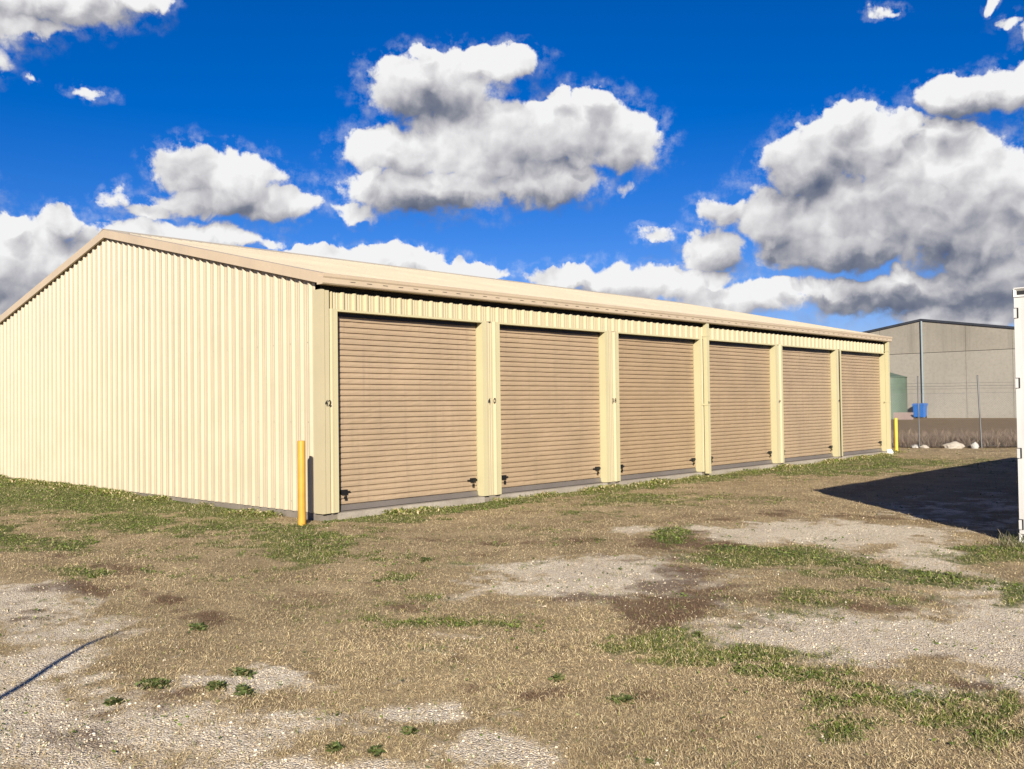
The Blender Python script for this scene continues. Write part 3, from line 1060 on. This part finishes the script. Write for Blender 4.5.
GREEN = [patch(*p) for p in (
 (20,494,110,15,1.1),(95,500,100,12,1.1),(160,507,70,8,1.0),(120,522,60,9,.8),(0,536,28,12,.9),(60,545,60,10,.5),(195,512,40,6,.8),(240,522,45,7,.7),(-80,500,110,22,1.0),
 (290,540,80,17,.65),(320,555,55,9,.6),(195,530,40,9,.6),(60,575,25,8,.6),(250,575,50,6,.35),(210,500,30,5,.8),
 (690,536,22,8,1.0),(765,556,75,12,.75),(845,572,60,10,.65),(925,578,60,9,.6),(1000,553,45,11,.9),(1012,592,26,12,.8),(830,600,90,14,.45),
 (650,640,55,14,.72),(720,655,70,12,.78),(790,672,60,12,.8),(850,695,60,13,.72),(920,712,70,15,.7),(985,735,60,14,.6),(820,715,50,14,.5),(1000,705,20,10,1.1),(930,745,60,14,.5),
 (400,600,70,13,.5),(455,620,60,9,.4),(390,575,40,6,.4),(780,470,150,7,.7),(900,463,110,6,.6),(640,500,90,8,.5),(570,512,60,6,.35),(560,490,50,5,.4),(760,500,60,6,.3),
 (250,560,260,22,.22),(520,545,220,26,.22),(760,590,250,40,.18),(1000,462,60,4,.3),(840,455,60,3,.4),(360,530,40,8,.4))]
GREEN += line([(330,518),(400,517),(480,505),(560,494),(640,485),(720,476),(800,466),(890,457)], 5, .85)
GREEN += line([(410,512),(500,500),(600,487),(700,476),(800,465),(885,456)], 3.5, 1.2)
TUFTS = [(195,630,14,5),(115,703,15,4),(155,687,22,7),(212,690,18,6),(247,694,15,6),(240,674,14,5),(335,752,9,5),(376,756,8,4),(620,702,18,6),(408,737,10,4),(425,560,14,3),(700,636,9,3),(555,680,9,3)]
BROWN = [patch(*p) for p in (
 (57,592,55,8,1.0),(140,590,40,7,.7),(200,617,50,10,.9),(165,600,25,5,.7),(20,612,22,5,.8),(670,612,55,20,1.0),(640,625,40,10,.7),(700,545,75,14,.9),(790,516,45,5,.8),
 (610,700,40,8,.5),(590,590,35,6,.5),(455,690,22,4,.6),(860,610,70,10,.5),(985,690,50,14,.7),(720,520,50,7,.6),(560,540,60,8,.5),(1005,550,40,10,.6),(500,665,25,4,.5),(800,700,50,10,.5),(590,765,50,10,.5),
 (80,720,180,40,.42),(200,745,110,30,.4),(420,600,60,8,.5),(640,560,60,7,.55),(930,600,50,8,.5),(665,600,85,26,.75),(580,600,60,9,.6),(520,545,80,8,.55),(430,540,70,7,.5),(300,590,80,9,.45),(860,520,70,6,.5),(350,650,60,8,.4),(540,700,70,9,.45),(700,735,70,10,.5),(880,660,60,7,.4),(750,600,90,9,.5),(100,570,60,8,.5),(40,560,50,7,.4),(690,570,50,10,.8))]

def warp_xy(x, y):
    wx = x+.9*(fbm(x*1.1, y*1.1, 0, 4)-.5)+.25*(fbm(x*6, y*6, 3, 3)-.5)
    wy = y+.9*(fbm(x*1.1+50, y*1.1+9, 2, 4)-.5)+.25*(fbm(x*6+31, y*6, 4, 3)-.5)
    return wx, wy
def mask(P, wx, wy):
    best = np.zeros_like(wx)
    for c, A, w in P:
        dx, dy = wx-c[0], wy-c[1]
        u, v = A[0, 0]*dx+A[0, 1]*dy, A[1, 0]*dx+A[1, 1]*dy
        best = np.maximum(best, w*np.exp(-(u*u+v*v)*.9))
    return best
def masks(x, y):
    n1, n2 = fbm(x*2.3, y*2.3, 1, 5, .6), fbm(x*.5, y*.5, 5, 3)
    wx, wy = warp_xy(x, y)
    gr, gn, br = mask(GRAVEL, wx, wy), mask(GREEN, wx, wy), mask(BROWN, wx, wy)
    n3 = fbm(x*9, y*9, 2, 4, .6)
    gr = np.clip((gr+(n1-.5)*1.0+(n3-.5)*.6-.20)*2.2, 0, 1)
    gn = np.clip((gn*1.25+(n1-.5)*1.0+(n3-.5)*.8-.20)*2.0, 0, 1)
    br = np.clip((br*1.2+(fbm(x*3+9, y*3, 3, 4, .6)-.5)*1.5-.40)*2.2, 0, 1)
    gr = gr*(1-gn*.5)
    ea = np.clip((x-26.5+2.5*(n2-.5))*.5, 0, 1)
    return gr, gn, br, ea

# ------------------------------------------------------------------ ground sheet
def axis(lo, hi, fine0, fine1, d):
    a = list(np.arange(fine0, fine1, d))
    s_, x = d, fine1
    while x < hi:
        a.append(x); s_ *= 1.12; x += s_
    s_, x = d, fine0-d
    while x > lo:
        a.insert(0, x); s_ *= 1.12; x -= s_
    return np.array(a)
gx, gy = axis(-900, 1500, -12, 26, .065), axis(-900, 1500, -13, 9, .065)
X, Y = np.meshgrid(gx, gy, indexing='ij')
X, Y = X.ravel(), Y.ravel()
Z = ground_z(X, Y)
nx, ny = len(gx), len(gy)
I = np.arange(nx*ny).reshape(nx, ny)
F = np.stack([I[:-1, :-1], I[1:, :-1], I[1:, 1:], I[:-1, 1:]], -1).reshape(-1, 4)
def fast_mesh(name, V, F):
    me = bpy.data.meshes.new(name)
    k = F.shape[1]
    me.vertices.add(len(V))
    me.vertices.foreach_set('co', np.ascontiguousarray(V, dtype=np.float32).ravel())
    me.loops.add(F.size)
    me.loops.foreach_set('vertex_index', F.ravel().astype(np.int32))
    me.polygons.add(len(F))
    me.polygons.foreach_set('loop_start', np.arange(0, F.size, k, dtype=np.int32))
    me.polygons.foreach_set('loop_total', np.full(len(F), k, dtype=np.int32))
    me.update()
    return me
def fattr(me, name, v):
    a = me.attributes.new(name, 'FLOAT', 'POINT')
    a.data.foreach_set('value', v.astype(np.float32))
def cattr(me, name, c):
    a = me.attributes.new(name, 'FLOAT_COLOR', 'POINT')
    a.data.foreach_set('color', np.concatenate([c, np.ones((len(c), 1))], 1).astype(np.float32).ravel())
me = fast_mesh('ground', np.stack([X, Y, Z], 1), F)
me.polygons.foreach_set('use_smooth', [True]*len(me.polygons))
g_, n_, b_, e_ = masks(X, Y)
for nm, v in (('gravel', g_), ('green', n_), ('brown', b_), ('earth', e_)):
    fattr(me, nm, v)
m, nt, b = new_mat('yard_ground')
def at_(n): 
    a = nd(nt, 'ShaderNodeAttribute', attribute_name=n)
    return a.outputs['Fac']
co = nd(nt, 'ShaderNodeNewGeometry').outputs['Position']
nA, nB, nC = noise_(nt, co, 1.6, 5, .6), noise_(nt, co, 18, 5, .7), noise_(nt, co, 95, 3, .7)
straw = mixc(nt, maprange(nt, nA, .32, .68), (.20, .14, .07), (.38, .285, .155))
straw = mixc(nt, maprange(nt, nB, .48, .75, 0, .8), straw, (.19, .13, .075))
straw = mixc(nt, maprange(nt, nC, .5, .7, 0, .6), straw, (.60, .50, .29))
vor = nd(nt, 'ShaderNodeTexVoronoi', feature='F1')
plug(nt, vor.inputs['Vector'], co); vor.inputs['Scale'].default_value = 85
vor2 = nd(nt, 'ShaderNodeTexVoronoi', feature='F1')
plug(nt, vor2.inputs['Vector'], co); vor2.inputs['Scale'].default_value = 190
sep = nd(nt, 'ShaderNodeSeparateColor'); nt.links.new(vor.outputs['Color'], sep.inputs[0])
sep2 = nd(nt, 'ShaderNodeSeparateColor'); nt.links.new(vor2.outputs['Color'], sep2.inputs[0])
stone = ramp(nt, sep.outputs[0], [(0, (.32, .24, .15)), (.3, (.68, .56, .39)), (.7, (.82, .71, .52)), (1, (.88, .80, .65))])
stone2 = ramp(nt, sep2.outputs[0], [(0, (.40, .31, .195)), (.5, (.78, .655, .47)), (1, (.86, .76, .58))])
grav = mixc(nt, maprange(nt, sep.outputs[1], .35, .45), stone2, stone)
grav = mixc(nt, maprange(nt, nA, .35, .7, 0, .45), grav, (.48, .38, .27))
gcol = mixc(nt, maprange(nt, nB, .3, .7), (.05, .075, .014), (.12, .14, .035))
bcol = mixc(nt, maprange(nt, nB, .3, .7), (.075, .04, .022), (.165, .095, .052))
def brk(a, lo=.25, hi=.75, k=.5):                   # break a mask up with fine noise
    return maprange(nt, math_(nt, 'ADD', a, math_(nt, 'MULTIPLY', math_(nt, 'SUBTRACT', nB, .5), k*2)), lo, hi)
c = mixc(nt, brk(at_('gravel'), .2, .78), straw, grav)
c = mixc(nt, math_(nt, 'MULTIPLY', brk(at_('brown'), .15, .95), .75), c, bcol)
c = mixc(nt, math_(nt, 'MULTIPLY', brk(at_('green')), .85), c, gcol)
ecol = mixc(nt, maprange(nt, nA, .3, .7), (.15, .098, .048), (.22, .148, .075))
c = mixc(nt, at_('earth'), c, ecol)
nt.links.new(c, b.inputs['Base Color'])
b.inputs['Roughness'].default_value = .95
b.inputs['Specular IOR Level'].default_value = .15
h = math_(nt, 'ADD', math_(nt, 'MULTIPLY', nB, .9), math_(nt, 'MULTIPLY', nC, .35))
h = math_(nt, 'MULTIPLY_ADD', math_(nt, 'MULTIPLY', math_(nt, 'SUBTRACT', .5, vor.outputs['Distance']), at_('gravel')), .7, h)
setbump(nt, b, h, .9, .03)
tag(link('ground', me, m), kind='structure')

# ------------------------------------------------------------------ scatter: density thins out with distance from the yard's front edge
def scatter(n, r0=2.6, r1=34, pw=2.6, a0=-38, a1=38):
    """random ground points, many near the front of the yard and fewer far off"""
    u = rng.random(n)
    e = 2-pw
    r = (r0**e+u*(r1**e-r0**e))**(1/e)
    th = YAW+np.radians(a0+(a1-a0)*rng.random(n))
    x, y = CAM_LOC.x+r*np.sin(th), CAM_LOC.y+r*np.cos(th)
    ok = ~((x > -.06) & (x < LEN+.06) & (y > -.06) & (y < DEP))
    ok &= ~((x > CX) & (x < CX+CL) & (y < CY) & (y > CY-CW))
    return x[ok], y[ok], r[ok]

def blades(name, x, y, L, W, tilt, col, mat, lift=.0, curl=.35):
    """one kite shaped, bent blade per point"""
    n = len(x)
    z = ground_z(x, y)
    az = rng.random(n)*2*np.pi
    d = np.stack([np.cos(az)*np.sin(tilt), np.sin(az)*np.sin(tilt), np.cos(tilt)], 1)
    s = np.stack([-np.sin(az), np.cos(az), np.zeros(n)], 1)
    roll = rng.normal(0, .6, n)[:, None]
    nrm = np.cross(s, d)
    s = s*np.cos(roll)+nrm*np.sin(roll)
    base = np.stack([x, y, z-.004+lift], 1)
    mid = base+d*(L*.5)[:, None]
    tip = base+d*L[:, None]+np.stack([np.cos(az), np.sin(az), np.zeros(n)], 1)*(L*curl*.5)[:, None]
    tip[:, 2] -= L*curl*.25
    tip[:, 2] = np.maximum(tip[:, 2], z+.003)
    V = np.stack([base, mid-s*W[:, None]/2, tip, mid+s*W[:, None]/2], 1).reshape(-1, 3)
    F = np.arange(4*n).reshape(-1, 4)
    me = fast_mesh(name, V, F)
    cattr(me, 'tint', np.repeat(np.clip(col, 0, 1), 4, 0))
    return me
def leafmat(name, rough=.7, trans=0.0):
    m, nt, b = new_mat(name)
    a = nd(nt, 'ShaderNodeAttribute', attribute_name='tint')
    n_ = noise_(nt, nd(nt, 'ShaderNodeNewGeometry').outputs['Position'], 40, 2)
    c = mixc(nt, maprange(nt, n_, .3, .7, 0, .25), a.outputs['Color'], (.05, .035, .02))
    nt.links.new(c, b.inputs['Base Color'])
    b.inputs['Roughness'].default_value = rough
    b.inputs['Specular IOR Level'].default_value = .2
    return m
M_DRY, M_LEAF = leafmat('dry_straw'), leafmat('green_leaf', .55)

def pick(pal, n, jit=.12):
    pal = np.array(pal)
    c = pal[rng.integers(0, len(pal), n)]
    return c*(1+rng.normal(0, jit, (n, 1)))
STRAW = [(.54,.43,.245),(.49,.38,.21),(.43,.325,.175),(.37,.27,.14),(.57,.465,.275),(.31,.215,.115),(.48,.375,.20)]
GRASS = [(.105,.14,.02),(.145,.175,.03),(.08,.11,.016),(.185,.20,.04),(.24,.225,.065),(.125,.135,.03)]
DEAD = [(.13,.075,.045),(.17,.10,.06),(.10,.06,.035),(.20,.13,.08)]

# dry grass
x, y, r = scatter(1150000, 2.4, 34, 2.45, -45, 45)
g_, n_, b_, e_ = masks(x, y)
keep = rng.random(len(x)) < (1-.93*g_)*(1-.5*n_)*(.5+.5*fbm(x*3, y*3, 2, 3)*1.3)
x, y, r, b_, n_ = x[keep], y[keep], r[keep], b_[keep], n_[keep]
n = len(x)
col = pick(STRAW, n)*(.62+.76*fbm(x*.8+5, y*.8, 1, 4))[:, None]
dd = rng.random(n) < b_*.8
col[dd] = pick(DEAD, dd.sum())
L = (.012+.021*rng.random(n)**1.6)*(1+.03*r)
W = (.0016+.0016*rng.random(n))*(1+.035*r)
me = blades('dry_grass', x, y, L, W, np.radians(np.clip(rng.normal(48, 22, n), 5, 86)), col, M_DRY)
tag(link('dry_grass', me, M_DRY), 'short dry straw coloured grass over the yard', 'dry grass', kind='stuff')

# green grass and low broad leaved weeds
x, y, r = scatter(1030000, 2.4, 36, 2.2, -46, 46)
g_, n_, b_, e_ = masks(x, y)
keep = rng.random(len(x)) < n_**1.5*.95+.02
x, y, r = x[keep], y[keep], r[keep]
n = len(x)
col = pick(GRASS, n, .18)
lush = fbm(x*1.4, y*1.4, 4, 4)
broad = rng.random(n) < np.clip((lush-.45)*4, .03, .6)*np.clip(r/9-.2, .2, 1)
col[broad] *= np.array([.72, .85, .8])
dry = (rng.random(n) < .22) & ~broad
col[dry] = pick(STRAW, dry.sum())
L = np.where(broad, .010+.014*rng.random(n), .016+.034*rng.random(n)**1.6)*(1+.03*r)
W = np.where(broad, L*.55, .002+.0018*rng.random(n))*(1+.03*r)
T = np.radians(np.where(broad, np.clip(rng.normal(60, 18, n), 10, 88), np.clip(rng.normal(40, 20, n), 5, 85)))
me = blades('green_grass', x, y, L, W, T, col, M_LEAF, np.where(broad, .018*rng.random(n), 0)*1.0)
tag(link('green_grass', me, M_LEAF), 'green grass and low weeds in patches and along the shed walls', 'green grass', kind='stuff')

# longer grass and weeds against the slab
n = 26000
front = rng.random(n) < .55
x = np.where(front, 1.0+rng.random(n)*20.5, -.03-np.abs(rng.normal(0, .22, n)))
y = np.where(front, -.06-np.abs(rng.normal(0, .20, n)), .9+rng.random(n)*13)
y = np.where(front & (x > LEN), y+.3, y)
cl = fbm(x*1.7, y*1.7, 3, 4)
keep = cl > np.where(front, .47-.010*x, .50-.02*y)
x, y, cl = x[keep], y[keep], cl[keep]
n = len(x)
col = pick(GRASS, n, .2)*.9
dry = rng.random(n) < .22
col[dry] = pick(STRAW, dry.sum())
broad = rng.random(n) < .45
L = np.where(broad, .02+.025*rng.random(n), .03+.075*rng.random(n)**1.8)*(.5+1.2*np.clip((cl-.4)*3, 0, 1))
W = np.where(broad, L*.6, .004+.002*rng.random(n))
me = blades('wall_grass', x, y, L, W, np.radians(np.clip(rng.normal(32, 20, n), 3, 80)), col, M_LEAF, np.where(broad, .05*rng.random(n), 0))
tag(link('wall_grass', me, M_LEAF), 'ragged longer grass and weeds growing against the shed slab', 'grass', kind='stuff')

# gravel
ico = bmesh.new()
bmesh.ops.create_icosphere(ico, subdivisions=1, radius=1)
IV = np.array([v.co[:] for v in ico.verts]); IF = np.array([[v.index for v in f.verts] for f in ico.faces])
ico.free()
x, y, r = scatter(320000, 2.4, 26, 2.7, -46, 46)
g_, n_, b_, e_ = masks(x, y)
keep = rng.random(len(x)) < g_*.34*(.3+fbm(x*4, y*4, 5, 3))+.004
x, y, r = x[keep][:70000], y[keep][:70000], r[keep][:70000]
n = len(x)
S = (.0022+.0050*rng.random(n)**3.4)*(1+.03*r)
sc = S[:, None]*(.65+.7*rng.random((n, 3)))
sc[:, 2] *= .75
V = IV[None]*(1+.18*rng.normal(0, 1, (n, 12, 1)))*sc[:, None, :]
a = rng.random(n)*6.283
ca, sa = np.cos(a)[:, None], np.sin(a)[:, None]
V = np.stack([V[..., 0]*ca-V[..., 1]*sa, V[..., 0]*sa+V[..., 1]*ca, V[..., 2]], -1)
V += np.stack([x, y, ground_z(x, y)+sc[:, 2]*.35], 1)[:, None]
F = (IF[None]+(np.arange(n)*12)[:, None, None]).reshape(-1, 3)
me = fast_mesh('gravel', V.reshape(-1, 3), F)
cattr(me, 'tint', np.repeat(np.clip(pick([(.66,.57,.42),(.58,.49,.35),(.72,.64,.50),(.50,.40,.28),(.42,.33,.22),(.62,.53,.38)], n, .1), 0, .9), 12, 0))
tag(link('gravel', me, leafmat('pebbles', .9)), 'pale crushed stone lying loose over the yard', 'gravel', kind='stuff')

# dry weeds along the wire fence
n = 26000
s_ = rng.random(n)*20-12
o_ = np.abs(rng.normal(0, 1.0, n))**1.3*2.4+.05
fd, fn = np.array([fdir.x, fdir.y]), np.array([-fdir.y, fdir.x])
if fn[0] < 0: fn = -fn
x, y = FA.x+fd[0]*s_+fn[0]*o_, FA.y+fd[1]*s_+fn[1]*o_
ok = ~((x > -.1) & (x < LEN+.1) & (y > -.1))
x, y, o_ = x[ok], y[ok], o_[ok]
n = len(x)
hgt = (.24+.38*rng.random(n)**1.4)*(.55+.8*fbm(x*.9, y*.9, 3, 3))
col = pick([(.17,.12,.085),(.22,.165,.115),(.13,.09,.065),(.28,.21,.14),(.11,.085,.06),(.20,.14,.11)], n, .15)
me = blades('dry_weeds', x, y, hgt, .012+.014*rng.random(n), np.radians(np.clip(rng.normal(16, 13, n), 0, 60)), col, M_DRY, 0, .3)
tag(link('dry_weeds', me, M_DRY), 'tall brown dead weeds growing along the wire fence', 'dry weeds', kind='stuff')

# grey grass at the foot of the container
n = 1500
x = CX-.02-np.abs(rng.normal(0, .22, n)); y = CY+.12-rng.random(n)*1.6
q = rng.random(n) < .35
x[q] = CX-.3+rng.random(q.sum())*2.2; y[q] = CY+.03+np.abs(rng.normal(0, .08, q.sum()))
col = pick([(.12,.13,.05),(.20,.18,.10),(.30,.25,.16),(.09,.10,.035)], n, .15)
me = blades('grass_fringe', x, y, .06+.13*rng.random(n)**2, .004+.003*rng.random(n), np.radians(np.clip(rng.normal(28, 16, n), 0, 75)), col, M_LEAF)
tag(link('grass_fringe', me, M_LEAF), 'longer half dry grass at the foot of the white container', 'grass', kind='stuff')

# single weed clumps out in the yard
WHERE = ['small weed clump above the end of the thin post shadow','leftmost low weed clump in the foreground gravel','wide dark weed clump right of the leftmost one','weed clump at the edge of the pale stony patch','dark clump just below the pale stony patch','dark round clump inside the pale stony patch',
 'tiny weed clump near the bottom edge left of centre','tiny weed clump beside another near the bottom edge','broad green clump in the dry grass right of centre','small clump in the straw above the two tiny ones','thin weed clump before the first roller door','small clump beside the reddish brown patch','small clump left of the green arc of grass']
for (px_, py_, rx, ry), lb in zip(TUFTS, WHERE):
    c0 = gpt(px_, py_); a0 = gpt(px_+rx, py_); b0 = gpt(px_, py_-ry)
    e1, e2 = np.array([a0.x-c0.x, a0.y-c0.y]), np.array([b0.x-c0.x, b0.y-c0.y])
    n = int(70+rx*ry*2.6)
    k_ = rng.integers(3, 7)                              # a few rosettes run together
    ct, cq = rng.random(k_)*6.283, .5*np.sqrt(rng.random(k_))
    w_ = rng.integers(0, k_, n)
    t, q = rng.random(n)*6.283, np.abs(rng.normal(0, .26, n))*(.6+rng.random(k_))[w_]
    ux, uy = np.cos(ct[w_])*cq[w_]+np.cos(t)*q, np.sin(ct[w_])*cq[w_]+np.sin(t)*q
    q = np.clip(q, 0, 1)
    x = c0.x+e1[0]*ux+e2[0]*uy
    y = c0.y+e1[1]*ux+e2[1]*uy
    col = pick([(.055,.085,.02),(.08,.11,.03),(.12,.14,.04),(.05,.07,.02),(.2,.17,.08)], n, .15)
    L = .025+.035*rng.random(n)
    L *= .6
    me = blades('weed_clump', x-c0.x, y-c0.y, L, L*.5, np.radians(np.clip(rng.normal(62, 18, n), 5, 86)), col, M_LEAF, .018*(1-q))
    z0 = gz1(c0.x, c0.y)
    co_ = np.zeros(len(me.vertices)*3, np.float32)
    me.vertices.foreach_get('co', co_); co_ = co_.reshape(-1, 3)
    co_[:, 2] += z0-float(ground_z(np.array([0.0]), np.array([0.0]))[0])-z0
    me.vertices.foreach_set('co', co_.ravel()); me.update()
    o = link('weed_clump', me, M_LEAF)
    o.location = (c0.x, c0.y, z0)
    tag(o, lb, 'weed', 'weed clumps scattered over the yard')
